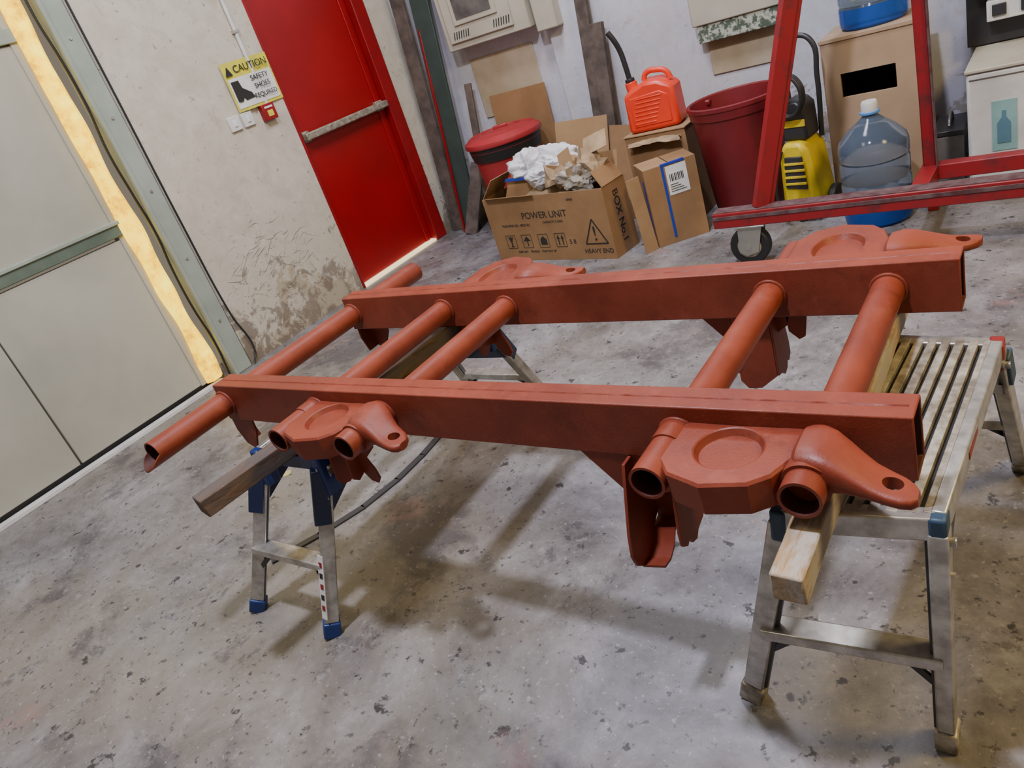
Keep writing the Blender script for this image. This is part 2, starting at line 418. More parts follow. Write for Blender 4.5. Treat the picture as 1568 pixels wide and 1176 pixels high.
def plate(dx,m):
    poly=[(-.490,.897),(-.305,.897),(-.300,.835),(-.322,.785),(-.348,.762),(-.412,.748),(-.468,.768),(-.492,.800)]
    poly=[(x+dx,y) for x,y in poly]; cx,cy=-.398+dx,.838
    angs=[2*math.pi*k/64 for k in range(64)]+[math.atan2(y-cy,x-cx)%(2*math.pi) for x,y in poly]
    angs=sorted(set(round(a,5) for a in angs))
    def hitp(a):
        dx_,dy_=math.cos(a),math.sin(a); best=None
        for i in range(len(poly)):
            (x1,y1),(x2,y2)=poly[i],poly[(i+1)%len(poly)]
            ex,ey=x2-x1,y2-y1; den=dx_*ey-dy_*ex
            if abs(den)<1e-9: continue
            t=((x1-cx)*ey-(y1-cy)*ex)/den; s=((x1-cx)*dy_-(y1-cy)*dx_)/den
            if t>0 and -1e-4<=s<=1.0001 and (best is None or t<best): best=t
        return best
    bm=bmesh.new(); R=[]
    hs=[hitp(a) for a in angs]
    zo=.012 if m else 0.
    def ring(f,z): R.append([bm.verts.new((cx+math.cos(a)*f(t),mirp(cy+math.sin(a)*f(t),m),z+zo)) for a,t in zip(angs,hs)])
    ring(lambda t:t*.97-.001,.558); ring(lambda t:t,.608); ring(lambda t:t-.0035,.6125); ring(lambda t:min(t-.006,.0525),.6128)
    ring(lambda t:min(t-.008,.050),.6115); ring(lambda t:min(t-.012,.046),.604); ring(lambda t:min(t-.014,.0445),.6015); ring(lambda t:.040,.601)
    n=len(angs)
    for A,B in zip(R,R[1:]):
        for i in range(n): bm.faces.new((A[i],A[(i+1)%n],B[(i+1)%n],B[i]))
    bm.faces.new(R[-1]); bm.faces.new(R[0][::-1])
    fin(bm,'mount_plate',oxide,ch,0,22)
    secs=[(-.306,.850,.600,.030,.020),(-.298,.850,.600,.044,.030),(-.278,.849,.599,.049,.034),(-.258,.845,.598,.046,.031),(-.240,.838,.596,.040,.024),(-.222,.830,.592,.035,.018),(-.204,.822,.588,.0315,.0125),(-.186,.816,.585,.0295,.0100),(-.170,.811,.583,.0265,.0095),(-.158,.807,.582,.020,.009),(-.151,.805,.582,.010,.008)]
    bm=bmesh.new(); rs=[]
    for x,y,z,hy,hz in secs:
        L=[]
        for k in range(32):
            a=2*math.pi*k/32; c_,s_=math.cos(a),math.sin(a); e=.62
            L.append(bm.verts.new((x+dx,mirp(y,m)+hy*math.copysign(abs(c_)**e,c_),z+zo+hz*math.copysign(abs(s_)**e,s_))))
        rs.append(L)
    for A,B in zip(rs,rs[1:]):
        for i in range(32): bm.faces.new((A[i],A[(i+1)%32],B[(i+1)%32],B[i]))
    bm.faces.new(rs[0]);bm.faces.new(rs[-1][::-1])
    lug=fin(bm,'shock_lug',oxide,ch,0,40)
    cut=tube('cutter',(-.181+dx,mirp(.815,m),.5),(-.181+dx,mirp(.815,m),.7),.0125,oxide,None,n=24)
    apply_bool(lug,cut)
    tube('stub_collar',(-.284+dx,mir(.80,m),ZC),(-.284+dx,mir(.895,m),ZC),.034,oxide,ch)
    tube('stub_collar_left',(-.503+dx,mir(.85,m),ZC),(-.503+dx,mir(.895,m),ZC),.0315,oxide,ch)
for dx in (0,-.89):
    for m in (False,True): plate(dx,m)
def cheek(name,x,prof,m,th_=.006):
    pts=[(mir(y,m),z) for y,z in prof]
    prism(name,pts,0,x-th_/2,x+th_/2,oxide,ch,.001)
LC=[(.938,.535),(.870,.535),(.846,.47),(.826,.415),(.818,.375),(.824,.350),(.842,.334),(.866,.330),(.890,.342),(.905,.368),(.938,.39)]
RC=[(.938,.535),(.870,.535),(.856,.47),(.846,.42),(.846,.392),(.862,.380),(.872,.386),(.880,.372),(.898,.366),(.910,.378),(.938,.385)]
def hanger(m):
    cheek('hanger_cheek_left',-.605,LC,m); cheek('hanger_cheek_right',-.520,RC,m)
    lo,hi=sorted((mir(.932,m),mir(.938,m)))
    prism('hanger_web',[(-.605,.535),(-.605,.37),(-.590,.350),(-.560,.352),(-.520,.385),(-.520,.535)],1,lo,hi,oxide,ch,.001)
    bm=bmesh.new(); pr=None
    for (y,z) in [(.842,.331),(.866,.328),(.890,.340),(.905,.362),(.935,.372)]:
        y=mir(y,m); c=[bm.verts.new((-.605,y,z)),bm.verts.new((-.560,y,z+.008)),bm.verts.new((-.560,y,z+.013)),bm.verts.new((-.605,y,z+.005))]
        if pr:
            for k in range(4): bm.faces.new((pr[k],pr[(k+1)%4],c[(k+1)%4],c[k]))
        else: bm.faces.new(c)
        pr=c
    bm.faces.new(pr[::-1]); fin(bm,'hanger_lip',oxide,ch,0,30)
for m in (False,True):
    hanger(m)
    lo,hi=sorted((mir(.897,m),mir(.903,m)))
    prism('gusset_plate',[(-.705,.537),(-.608,.425),(-.598,.45),(-.52,.47),(-.495,.49),(-.48,.537)],1,lo,hi,oxide,ch)
    prism('stop_hook',[(-.50,.537),(-.495,.475),(-.475,.455),(-.462,.462),(-.458,.485),(-.450,.537)],1,lo,hi,oxide,ch)
    for x in (-1.375,-1.318):
        cheek('small_cheek',x,[(.935,.537),(.862,.537),(.850,.47),(.845,.425),(.856,.405),(.875,.398),(.892,.405),(.898,.43),(.935,.45)] if x<-1.35 else [(.935,.537),(.865,.537),(.850,.47),(.848,.43),(.862,.418),(.880,.425),(.885,.445),(.935,.46)],m)
    lo,hi=sorted((mir(.929,m),mir(.935,m)))
    prism('small_web',[(-1.375,.537),(-1.375,.45),(-1.318,.46),(-1.318,.537)],1,lo,hi,oxide,ch)
    lo,hi=sorted((mir(.880,m),mir(.886,m)))
    prism('small_tab',[(-1.318,.48),(-1.318,.43),(-1.300,.405),(-1.280,.40),(-1.268,.415),(-1.272,.44),(-1.285,.47),(-1.29,.537),(-1.318,.537)],1,lo,hi,oxide,ch)
    lo,hi=sorted((mir(.899,m),mir(.905,m)))
    prism('end_tab',[(-1.785,.537),(-1.70,.537),(-1.705,.50),(-1.745,.44),(-1.775,.455),(-1.79,.50)],1,lo,hi,oxide,ch)
    lo,hi=sorted((mir(.899,m),mir(.945,m)))
    prism('end_tab_web',[(-1.79,.537),(-1.792,.50),(-1.777,.455),(-1.772,.455),(-1.785,.50),(-1.784,.537)],1,lo,hi,oxide,ch)

# ---------------------------------------------------------------- timbers
def timber(name,p1,p2,w,h,mat):
    p1=Vector(p1);p2=Vector(p2); p1_,p2_,d_,s,u=frame(p1,p2); bm=bmesh.new(); pr=None; N=40; first=None
    for i in range(N+1):
        p=p1.lerp(p2,i/N); j=.0015
        c=[]
        for a,c_ in ((-1,-1),(1,-1),(1,1),(-1,1)):
            q=p+s*a*(w/2+j*noise.noise((i*.5,a,c_)))+u*c_*(h/2)
            if i==0: q=q-d_*.006*noise.noise((a*3.1,c_*2.3,w*50))
            c.append(bm.verts.new(q))
        if pr:
            for k in range(4): bm.faces.new((pr[k],pr[(k+1)%4],c[(k+1)%4],c[k]))
        else: bm.faces.new(c)
        pr=c
    bm.faces.new(pr[::-1]); return fin(bm,name,mat,None,.003)
timber('wooden_beam',(-.286,.682,.5130),(-.292,1.53,.5130),.044,.045,pine)
timber('wooden_beam',(-1.530,.605,.5130),(-1.395,1.56,.5130),.050,.045,oldwood)

# ---------------------------------------------------------------- folding platforms
def platform(name,tl,tr_,fr,fl,feet,zt,caps,capm2,caplen=.045,capw=.028,stay=None):
    o=E(name)
    P=lambda p,z:Vector((p[0],p[1],z))
    nl,nr,frr,fll=P(tl,zt),P(tr_,zt),P(fr,zt),P(fl,zt)
    h=.042
    for nm,a,b in (('side_left',nl,fll),('side_right',nr,frr)):
        bar(nm,a-Vector((0,0,h/2)),b-Vector((0,0,h/2)),.020,h,alu,o,.003)
    for nm,a,b in (('end_near',nl,nr),('end_far',fll,frr)):
        bar(nm,a-Vector((0,0,h/2+.001)),b-Vector((0,0,h/2+.001)),.028,h-.002,stay or alu,o,.003)
    N=9
    for i in range(N):
        t=(i+.5)/N; a=nl.lerp(nr,t); b=fll.lerp(frr,t); w=(nr-nl).length/N*.62
        bar('slat_%d'%i,a-Vector((0,0,.007)),b-Vector((0,0,.007)),w,.012,alud,o,.001)
        if i: 
            t=i/N; bar('slat_groove_%d'%i,nl.lerp(nr,t)-Vector((0,0,.014)),fll.lerp(frr,t)-Vector((0,0,.014)),(nr-nl).length/N*.5,.003,blackmetal,o,0)
    for t in (.25,.75):
        bar('under_brace',nl.lerp(fll,t)-Vector((0,0,.03)),nr.lerp(frr,t)-Vector((0,0,.03)),.02,.02,alud,o,.001)
    tops=[nl,nr,frr,fll]
    F=[Vector((*f,0)) for f in feet]
    for i,(a,f) in enumerate(zip(tops,F)):
        a=a-Vector((0,0,.03)); d_=(f-a).normalized(); e=f-d_*.045
        bar('leg_%d'%i,a,e,.026,.036,alu,o,.003)
        c=(sum(tops,Vector())/4); s=Vector((c.x-a.x,0,0)).normalized()*.0125
        bar('leg_channel_%d'%i,a+s,e+s,.010,.022,blackmetal,o,.001)
        bar('foot_%d'%i,e,f+Vector((0,0,.0)),.034,.044,capm2,o,.004)
        bar('corner_cap_%d'%i,a+Vector((0,0,.0285)),a-Vector((0,0,caplen))+d_*.02,capw,capw+.01,caps[i],o,.005)
        tube('pivot_%d'%i,a+Vector((-.020,0,-.02)),a+Vector((.020,0,-.02)),.007,alu,o,n=16)
        tube('pivot_b%d'%i,a.lerp(f,.18)+Vector((-.018,0,0)),a.lerp(f,.18)+Vector((.018,0,0)),.005,alu,o,n=16)
    for i,j,nm in ((0,1,'near'),(3,2,'far')):
        a=tops[i].lerp(F[i],.58); b=tops[j].lerp(F[j],.58)
        bar('rung_'+nm,a,b,.045,.022,alu,o,.003)
        bar('gusset_'+nm,b.lerp(a,.22)-Vector((0,0,.01)),tops[j].lerp(F[j],.74),.006,.012,blackmetal,o,0)
        bar('gusset2_'+nm,a.lerp(b,.22)-Vector((0,0,.01)),tops[i].lerp(F[i],.74),.006,.012,blackmetal,o,0)
        for kk in (i,j):
            sm=stay or blackmetal
            bar('fold_stay',tops[kk].lerp(F[kk],.34),tops[kk].lerp(tops[3-kk],.20)-Vector((0,0,.04)),.008,.030 if stay else .016,sm,o,0)
            if stay: bar('hinge_plate',tops[kk].lerp(F[kk],.08),tops[kk].lerp(F[kk],.36),.032,.042,stay,o,.004)
    return o,tops,F
redcap=M('red_end_cap',(.26,.02,.02),.45)
o1,t1,F1=platform('folding_work_platform',(-.352,.868),(-.146,.892),(-.115,1.37),(-.312,1.39),[(-.474,.880),(-.155,.892),(-.095,1.66),(-.40,1.66)],.490,[tealb,tealb,redcap,redcap],alud,.012,.024)
bar('red_side_label',(-.126,1.05,.47),(-.114,1.30,.47),.003,.012,redrack,o1,0)
bar('far_blue_bracket',(-.110,1.385,.455),(-.106,1.42,.38),.03,.03,tealb,o1,.003)
darkblue=M('dark_blue_steel',(.012,.024,.085),.4)
o2,t2,F2=platform('folding_work_platform',(-1.645,.85),(-1.415,.855),(-1.40,1.53),(-1.63,1.53),[(-1.842,.717),(-1.52,.717),(-1.44,1.79),(-1.76,1.79)],.490,[bluep]*4,bluep,.06,.030,darkblue)
a=t2[1].lerp(F2[1],.52); b_=t2[1].lerp(F2[1],.88)
ld=(F2[1]-t2[1]).normalized(); nrm=(Vector((0,-1,0))-ld*ld.dot(Vector((0,-1,0)))).normalized()
bar('leg_label',a+nrm*.0195,b_+nrm*.0195,.018,.002,paper,o2,0,up=nrm)
for k in range(5):
    p=a.lerp(b_,.1+k*.17)+nrm*.021; bar('label_mark_%d'%k,p,p+(b_-a)*.08,.010,.001,redrack if k%2==0 else ink,o2,0,up=nrm)
sp_=E('bent_dark_strip'); pts=[Vector(p) for p in ((-1.975,.88,.003),(-1.90,1.02,.003),(-1.84,1.17,.003),(-1.815,1.32,.003),(-1.815,1.46,.003),(-1.83,1.60,.003))]  # thin dark bowed strip lying on the floor, in short segments
for k,(p,q) in enumerate(zip(pts,pts[1:])): bar('strip_%d'%k,p,q+(q-p).normalized()*.004,.026,.006,blackmetal,sp_,0)

# ---------------------------------------------------------------- red A-frame rack with casters
rk=E('rack_trolley')
bar('base_front',(-1.24,2.95,.21),(.9,2.95,.21),.07,.065,redrack,rk,.004)
bar('base_front_scuff',(-1.235,2.95,.244),(.9,2.95,.244),.062,.006,scuff,rk,.001)
bar('base_front_strip',(-1.235,2.913,.222),(.9,2.913,.222),.003,.016,scuff,rk,.001)
bar('base_rear',(-.52,3.35,.17),(.9,3.35,.17),.06,.06,redrack,rk,.004)
bar('base_cross',(-.49,2.97,.19),(-.49,3.38,.17),.06,.055,redrack,rk,.004)
bar('post_left',(-1.045,2.955,.24),(-.725,3.22,1.58),.040,.06,redrack,rk,.004)
bar('post_left_rib',(-1.015,2.975,.24),(-.695,3.235,1.58),.018,.03,redrack,rk,.003)
bar('post_right',(-.488,3.35,.19),(-.488,3.25,1.58),.045,.05,redrack,rk,.004)
bar('post_right_strip',(-.462,3.325,.19),(-.462,3.225,1.58),.008,.02,scuff,rk,.002)
bar('top_beam',(-.74,3.235,1.58),(.9,3.235,1.58),.05,.05,redrack,rk,.004)
def caster(x,y,top):
    bx('caster_plate',x-.06,x+.06,y-.045,y+.045,top-.008,top,silver,rk,.002)
    for s in (-1,1): prism('caster_fork',[(x-.055,top-.01),(x+.045,top-.01),(x+.020,.060),(x-.03,.045),(x-.06,.060)],1,y+s*.032-.003,y+s*.032+.003,silver,rk,.001)
    tube('caster_wheel',(x-.02,y-.024,.083),(x-.02,y+.024,.083),.083,black,rk,bev=.008)
    tube('caster_hub',(x-.02,y-.027,.083),(x-.02,y+.027,.083),.05,alud,rk,bev=.004)
    tube('caster_axle',(x-.02,y-.037,.083),(x-.02,y+.037,.083),.012,silver,rk,n=12)
caster(-1.09,2.955,.178); caster(.75,2.955,.178)
bar('rear_leg',(-.49,3.37,.14),(-.49,3.37,0),.04,.03,redrack,rk,.003); bar('rear_leg',(.8,3.35,.14),(.8,3.35,0),.05,.05,redrack,rk,.003)

# ---------------------------------------------------------------- power unit cardboard box
W_,D_,H_=.83,.20,.365
pb=E('power_unit_cardboard_box',(-2.67,3.25,0),math.radians(-8.4))
t=.006
bx('front',0,W_,0,t,0,H_,card,pb,.001); bx('back',0,W_,D_-t,D_,0,H_,card,pb,.001)
bx('left',0,t,t,D_-t,0,H_,card,pb,.001); bx('right',W_-t,W_,t,D_-t,0,H_,card,pb,.001); bx('bottom',t,W_-t,t,D_-t,0,t,card,pb,.001)
def flap(name,p,u,v,L,mat,par,th_=.004):
    p=Vector(p);u=Vector(u);v=Vector(v); nrm=u.cross(v).normalized()*th_
    bm=bmesh.new(); q=[p,p+u,p+u+v-u*.02,p+v+u*.02]
    A=[bm.verts.new(x) for x in q];B=[bm.verts.new(x+nrm) for x in q]
    bm.faces.new(A[::-1]);bm.faces.new(B)
    for i in range(4): bm.faces.new((A[i],A[(i+1)%4],B[(i+1)%4],B[i]))
    fin(bm,name,mat,par,.0008)
flap('flap_front_left',(.02,.004,H_),(.36,0,0),(.03,-.03,.012),0,card,pb)
flap('flap_left',(0,.01,H_),(0,.18,0),(.10,0,.10),0,cardin,pb)
flap('flap_inner',(.15,.12,H_-.02),(.28,.02,0),(-.04,.05,.14),0,cardin,pb)
flap('flap_inner_b',(.14,.04,H_-.03),(.26,.05,-.02),(.05,.02,.12),0,card,pb)
flap('flap_back',(.3,D_,H_),(.5,0,0),(0,.05,.11),0,cardin,pb)
flap('flap_right',(W_,.01,H_),(0,.18,0),(-.05,0,.08),0,card,pb)
flap('inner_blue_strip',(.18,.038,H_+.075),(.24,.045,-.015),(.006,.002,.016),0,pbl,pb)
fy=-.0008
text('power_unit','POWER UNIT',(.42,fy,.255),.052,ink,pb)
text('number_line','MACHINE NO. 48/2V-01',(.20,fy,.205),.020,ink,pb)
text('serial_line','SERIES',(.62,fy,.325),.015,ink,pb)
text('spec_line','CAPACITY 5 kWh',(.47,fy,.215),.018,ink,pb)
text('heavy_end','HEAVY END',(.725,fy,.045),.034,ink,pb)
A_=(.655,.085);B_=(.795,.085);C_=(.725,.215)
for a,b in ((A_,B_),(B_,C_),(C_,A_)): bar('triangle_line',(a[0],fy,a[1]),(b[0],fy,b[1]),.0016,.007,ink,pb,0)
text('exclamation','!',(.725,fy,.135),.11,ink,pb)
text('qty_box','5 8',(.57,fy,.10),.035,ink,pb)
for i,x in enumerate((.13,.25,.37,.49)):
    for a,b in (((x-.035,.075),(x+.035,.075)),((x+.035,.075),(x+.035,.15)),((x+.035,.15),(x-.035,.15)),((x-.035,.15),(x-.035,.075))):
        bar('icon_frame',(a[0],fy,a[1]),(b[0],fy,b[1]),.0012,.0025,ink,pb,0)
    if i==0: prism('glass_icon',[(x-.018,.14),(x+.018,.14),(x+.004,.11),(x+.004,.09),(x+.014,.083),(x-.014,.083),(x-.004,.09),(x-.004,.11)],1,fy-.001,fy+.0005,ink,pb,0)
    elif i==1: prism('umbrella_icon',[(x-.025,.115),(x,.142),(x+.025,.115),(x+.003,.115),(x+.003,.085),(x-.003,.085),(x-.003,.115)],1,fy-.001,fy+.0005,ink,pb,0)
    elif i==2: prism('hand_icon',[(x-.022,.09),(x-.022,.12),(x,.138),(x+.022,.12),(x+.022,.09)],1,fy-.001,fy+.0005,ink,pb,0)
    else:
        for s in (-.014,.014): prism('arrow_icon',[(x+s-.003,.085),(x+s+.003,.085),(x+s+.003,.12),(x+s+.010,.12),(x+s,.142),(x+s-.010,.12),(x+s-.003,.12)],1,fy-.001,fy+.0005,ink,pb,0)
text('caption_line','KEEP DRY    FRAGILE    THIS WAY UP',(.30,fy,.052),.017,ink,pb)
text('side_text','BOX No.1',(W_+.0008,.10,.19),.062,ink,pb,(math.pi/2,math.pi/2,math.pi/2))
crumple('filling',(.42,.10,.28),(.34,.075,.10),kraft,pb,8,.2,3,2)
crumple('plastic_film',(.33,.13,.465),(.13,.085,.095),film,pb,1,.55,5,1.2,False,40)
crumple('plastic_film_b',(.47,.15,.475),(.14,.09,.085),film,pb,2,.55,5,1.3,False,40)
crumple('plastic_film_c',(.41,.08,.44),(.10,.06,.06),film,pb,4,.55,5,1.4,False,40)
crumple('paper_stuffing',(.53,.06,.43),(.08,.05,.065),kraft,pb,3,.7,2,1.6,True)
crumple('paper_stuffing_b',(.71,.12,.44),(.085,.07,.075),kraft,pb,5,.7,3,1.6,True)
crumple('bag',(.64,.07,.415),(.10,.06,.075),film2,pb,6,.6,5,1.5,False,30)
crumple('cardboard_scrap',(.60,.12,.46),(.05,.04,.05),cardin,pb,5,.6,2,2,True)
flap('kraft_sheet',(.70,.10,.50),(.13,.03,.03),(-.03,.06,.07),0,kraft,pb)
flap('scrap_a',(.57,.06,.43),(.07,.02,.03),(-.02,.02,.10),0,cardin,pb); flap('scrap_b',(.47,.03,.41),(.08,.02,-.02),(.03,.01,.09),0,card,pb)
flap('scrap_c',(.62,.03,.39),(.06,.02,.02),(.01,-.01,.08),0,kraft,pb)

cb=E('cardboard_carton',(-1.66,3.22,0),math.radians(38.7))
w2,d2,h2=.255,.185,.385
bx('front',0,w2,0,.005,0,h2,card,cb,.001); bx('back',0,w2,d2-.005,d2,0,h2,card,cb,.001)
bx('left',0,.005,.005,d2-.005,0,h2,card,cb,.001); bx('right',w2-.005,w2,.005,d2-.005,0,h2,card,cb,.001); bx('bottom',.005,w2-.005,.005,d2-.005,0,.005,card,cb,.001)
bx('top_left_flap',.0,.125,0,d2,h2,h2+.004,cardin,cb,.001); bx('top_right_flap',.13,w2,0,d2,h2,h2+.004,card,cb,.001)
bx('shipping_label',.105,.205,-.002,0,.235,.375,paper,cb,0)
for k in range(9): bx('barcode_%d'%k,.118+k*.008,.118+k*.008+.003+.002*(k%2),-.003,-.001,.30,.335,ink,cb,0)
for k in range(4): bx('label_line_%d'%k,.115,.19-.012*k,-.003,-.001,.25+k*.011,.253+k*.011,ink,cb,0)
bx('blue_tape_front',.085,.097,-.0025,0,.03,h2,pbl,cb,0); bx('blue_tape_top',.085,.2,-.003,.012,h2-.004,h2+.006,pbl,cb,0)
flap('open_side_flap',(-.004,.0,.0),(-.07,-.03,0),(-.02,0,.375),0,cardin,cb)
bx('blue_tape_flap',-.003,-.001,.03,.045,.05,.33,pbl,cb,0)

jb=E('storage_carton')
bx('body',-1.90,-1.57,3.57,3.85,0,.475,card,jb,.004)
bx('lid_a',-1.905,-1.565,3.565,3.70,.476,.482,cardin,jb,.001); bx('lid_b',-1.905,-1.565,3.71,3.855,.476,.482,cardin,jb,.001)
crumple_sheet('torn_paper',(-1.73,3.555,.440),.14,.03,.03,kraft,jb,9,20)

jc=E('jerry_can',(-1.745,3.68,.483),math.radians(6))
prism('body',[(-.13,0),(.13,0),(.135,.02),(.13,.185),(.115,.205),(.055,.235),(-.02,.24),(-.05,.225),(-.085,.215),(-.13,.19),(-.135,.02)],1,-.075,.075,orange,jc,.018)
for k in range(7): bar('rib_%d'%k,(-.095+.012*k*.4,-.078,.045+k*.02),(.02+k*.008,-.078,.045+k*.02),.006,.007,orange,jc,.002)
prism('raised_panel',[(-.10,.03),(.10,.03),(.10,.16),(.06,.185),(-.10,.175)],1,-.079,-.07,orange,jc,.004)
wire('handle',[(-.03,0,.235),(-.012,0,.268),(.04,0,.272),(.088,0,.255),(.108,0,.215)],.014,orange,jc)
tube('spout_cap',(-.095,0,.20),(-.10,0,.245),.03,orange,jc,bev=.004)
tube('spout_collar',(-.10,0,.245),(-.102,0,.262),.024,black,jc,bev=.003)
wire('spout',[(-.102,0,.26),(-.108,0,.33),(-.118,0,.40),(-.135,-.01,.46),(-.155,-.015,.50)],.0135,black,jc)

rb=E('lidded_waste_bin'); RC_=(-2.79,3.78,0)
lathe('body',[(.165,0),(.17,.01),(.205,.54),(.222,.545),(.222,.575),(.215,.58),(.205,.575)],RC_,redplastic,rb)
lathe('bag_rim',[(.212,.49),(.218,.52),(.224,.56),(.226,.575)],RC_,black,rb,cap=False)
lathe('lid',[(.236,.572),(.240,.580),(.236,.60),(.20,.625),(.19,.618),(.12,.636),(.115,.628),(.03,.638),(.001,.638)],RC_,redplastic,rb)
bar('lid_handle',(-2.83,3.76,.645),(-2.75,3.80,.645),.02,.02,redplastic,rb,.005)
bk=E('plastic_tub'); kx=1.06
lathe('body',[(r*kx,z) for r,z in [(.150,0),(.155,.01),(.198,.50),(.205,.505),(.208,.54),(.213,.545),(.213,.562),(.205,.566),(.198,.56),(.190,.50),(.146,.03),(.001,.025)]],(-1.325,3.64,0),darkred,bk)
for a in (-.5,2.6): 
    c=(-1.325+math.cos(a)*.225,3.64+math.sin(a)*.225)
    bx('grip',c[0]-.03,c[0]+.03,c[1]-.02,c[1]+.02,.52,.55,darkred,bk,.008)

st=E('plywood_bottle_stand')
X0,X1,Y0,Y1=-.915,-.555,3.6,3.93
def panel_with_holes(name,x0,x1,z0,z1,y0,y1,holes,mat,par):
    bm=bmesh.new(); xs=sorted({x0,x1,*[h[0] for h in holes],*[h[1] for h in holes]}); zs=sorted({z0,z1,*[h[2] for h in holes],*[h[3] for h in holes]})
    for i in range(len(xs)-1):
        for j in range(len(zs)-1):
            cx,cz=(xs[i]+xs[i+1])/2,(zs[j]+zs[j+1])/2
            if any(h[0]<cx<h[1] and h[2]<cz<h[3] for h in holes): continue
            addbox(bm,xs[i],xs[i+1],y0,y1,zs[j],zs[j+1])
    bmesh.ops.remove_doubles(bm,verts=bm.verts,dist=1e-5)
    fin(bm,name,mat,par,0)
panel_with_holes('front_panel',X0,X1,.0,.70,Y0,Y0+.015,[(-.845,-.63,.465,.565),(-.845,-.63,.20,.29)],ply,st)
bx('side_left',X0,X0+.015,Y0+.015,Y1,0,.70,ply,st,.001); bx('side_right',X1-.015,X1,Y0+.015,Y1,0,.70,ply,st,.001)
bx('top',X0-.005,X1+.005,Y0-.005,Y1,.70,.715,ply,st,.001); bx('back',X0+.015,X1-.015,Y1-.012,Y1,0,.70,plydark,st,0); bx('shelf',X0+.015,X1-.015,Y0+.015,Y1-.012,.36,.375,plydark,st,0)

capblue=M('cap_blue',(.1,.3,.7),.4)
def bottle(name,c):
    o=E(name)
    pr=[(.118,.0),(.13,.010),(.133,.03),(.133,.085),(.128,.095),(.133,.105),(.133,.17),(.127,.18),(.133,.19),(.133,.255),(.128,.265),(.133,.275),(.133,.32),(.126,.345),(.09,.385),(.045,.42),(.030,.435),(.0285,.455)]
    k=4
    lathe('base',pr[:k],c,bottleb,o); lathe('shell',pr[k-1:],c,bottlem,o)
    lathe('cap',[(.031,.452),(.031,.485),(.027,.492),(.001,.492)],c,white,o)
    lathe('neck_ring',[(.028,.44),(.038,.445),(.038,.452),(.028,.455)],c,capblue,o)
    return o
bottle('water_bottle',(-.69,3.34,0)); bottle('water_bottle',(-.73,3.77,.7155))

pw=E('pressure_washer',(-1.000,3.48,0),math.radians(-12))
prism('body',[(-.085,.06),(.075,.05),(.085,.12),(.06,.32),(.03,.36),(-.05,.36),(-.075,.30)],1,-.09,.09,yellow,pw,.02)
prism('front_grille',[(-.055,.16),(.045,.15),(.035,.30),(-.045,.30)],1,-.098,-.085,blackmetal,pw,.004)
for k in range(4): bx('grille_bar_%d'%k,-.05,.045,-.103,-.095,.175+k*.03,.185+k*.03,yellow,pw,.001)
bx('base',-.09,.09,-.10,.10,.03,.075,blackmetal,pw,.01)
for s in (-1,1): tube('wheel',(s*.10-.015,.05,.06),(s*.10+.015,.05,.06),.06,black,pw,bev=.006)
tube('front_foot',(0,-.08,0),(0,-.08,.05),.02,black,pw)
prism('motor_top',[(-.06,.36),(.055,.36),(.05,.50),(.02,.53),(-.04,.53),(-.06,.48)],1,-.06,.06,blackmetal,pw,.012)
wire('handle',[(-.06,.06,.34),(-.07,.06,.6),(-.06,.06,.74),(.0,.06,.77),(.06,.06,.74),(.07,.06,.6),(.06,.06,.34)],.011,blackmetal,pw)
for k in range(3): wire('hose_%d'%k,[(.0+.07*math.cos(a),-.075-.012*k,.56+.085*math.sin(a)) for a in [2*math.pi*i/10 for i in range(10)]],.008,black,pw,True)
bx('yellow_clip',-.02,.02,-.13,-.08,.60,.66,yellow,pw,.004)
bx('yellow_band',-.058,.052,-.066,-.058,.42,.45,yellow,pw,.002)
wire('cable',[(-.05,-.10,.33),(-.08,-.13,.2),(-.075,-.13,.08),(-.03,-.14,.02)],.007,black,pw)

wd=E('white_appliance_cabinet')
bx('body',-.385,.16,3.60,4.05,0.02,.46,white,wd,.012); bx('top',-.39,.165,3.595,4.05,.46,.475,greybox,wd,.004)
bx('door_line',-.375,.15,3.596,3.60,.435,.438,dgrey,wd,0)
bx('label',-.30,-.215,3.597,3.60,.14,.34,M('label_teal',(.25,.45,.45),.4),wd,0)
prism('label_bottle',[(-.282,.17),(-.236,.17),(-.236,.25),(-.252,.275),(-.252,.30),(-.266,.30),(-.266,.275),(-.282,.25)],1,3.595,3.598,M('label_bottle_print',(.10,.22,.30),.4),wd,0)
for x in (-.36,.13):
    for y in (3.63,4.02): tube('foot',(x,y,0),(x,y,.02),.015,black,wd,n=16)
tb=E('metal_toolbox')
bx('body',-.53,-.41,3.70,3.95,0,.20,dgrey,tb,.006); bx('lid',-.535,-.405,3.695,3.955,.20,.225,blackmetal,tb,.006); wire('handle',[(-.47,3.76,.225),(-.47,3.78,.255),(-.47,3.87,.255),(-.47,3.89,.225)],.006,silver,tb)
cp=E('control_panel')
bx('black_board',-.42,.20,4.03,4.1,.48,1.2,blackmetal,cp,.003)
bx('white_module',-.40,.20,3.95,4.03,.70,1.2,white,cp,.006)
bx('breaker_plate',-.34,.10,3.955,4.03,.58,.66,white,cp,.003)
for k in range(4):
    bx('breaker_%d'%k,-.32+k*.10,-.27+k*.10,3.945,3.956,.60,.645,blackmetal,cp,.002)
tube('red_lamp',(-.345,3.95,.735),(-.345,3.93,.735),.014,redframe,cp,n=20); tube('knob',(-.22,3.95,.73),(-.22,3.925,.73),.02,black,cp,n=20)

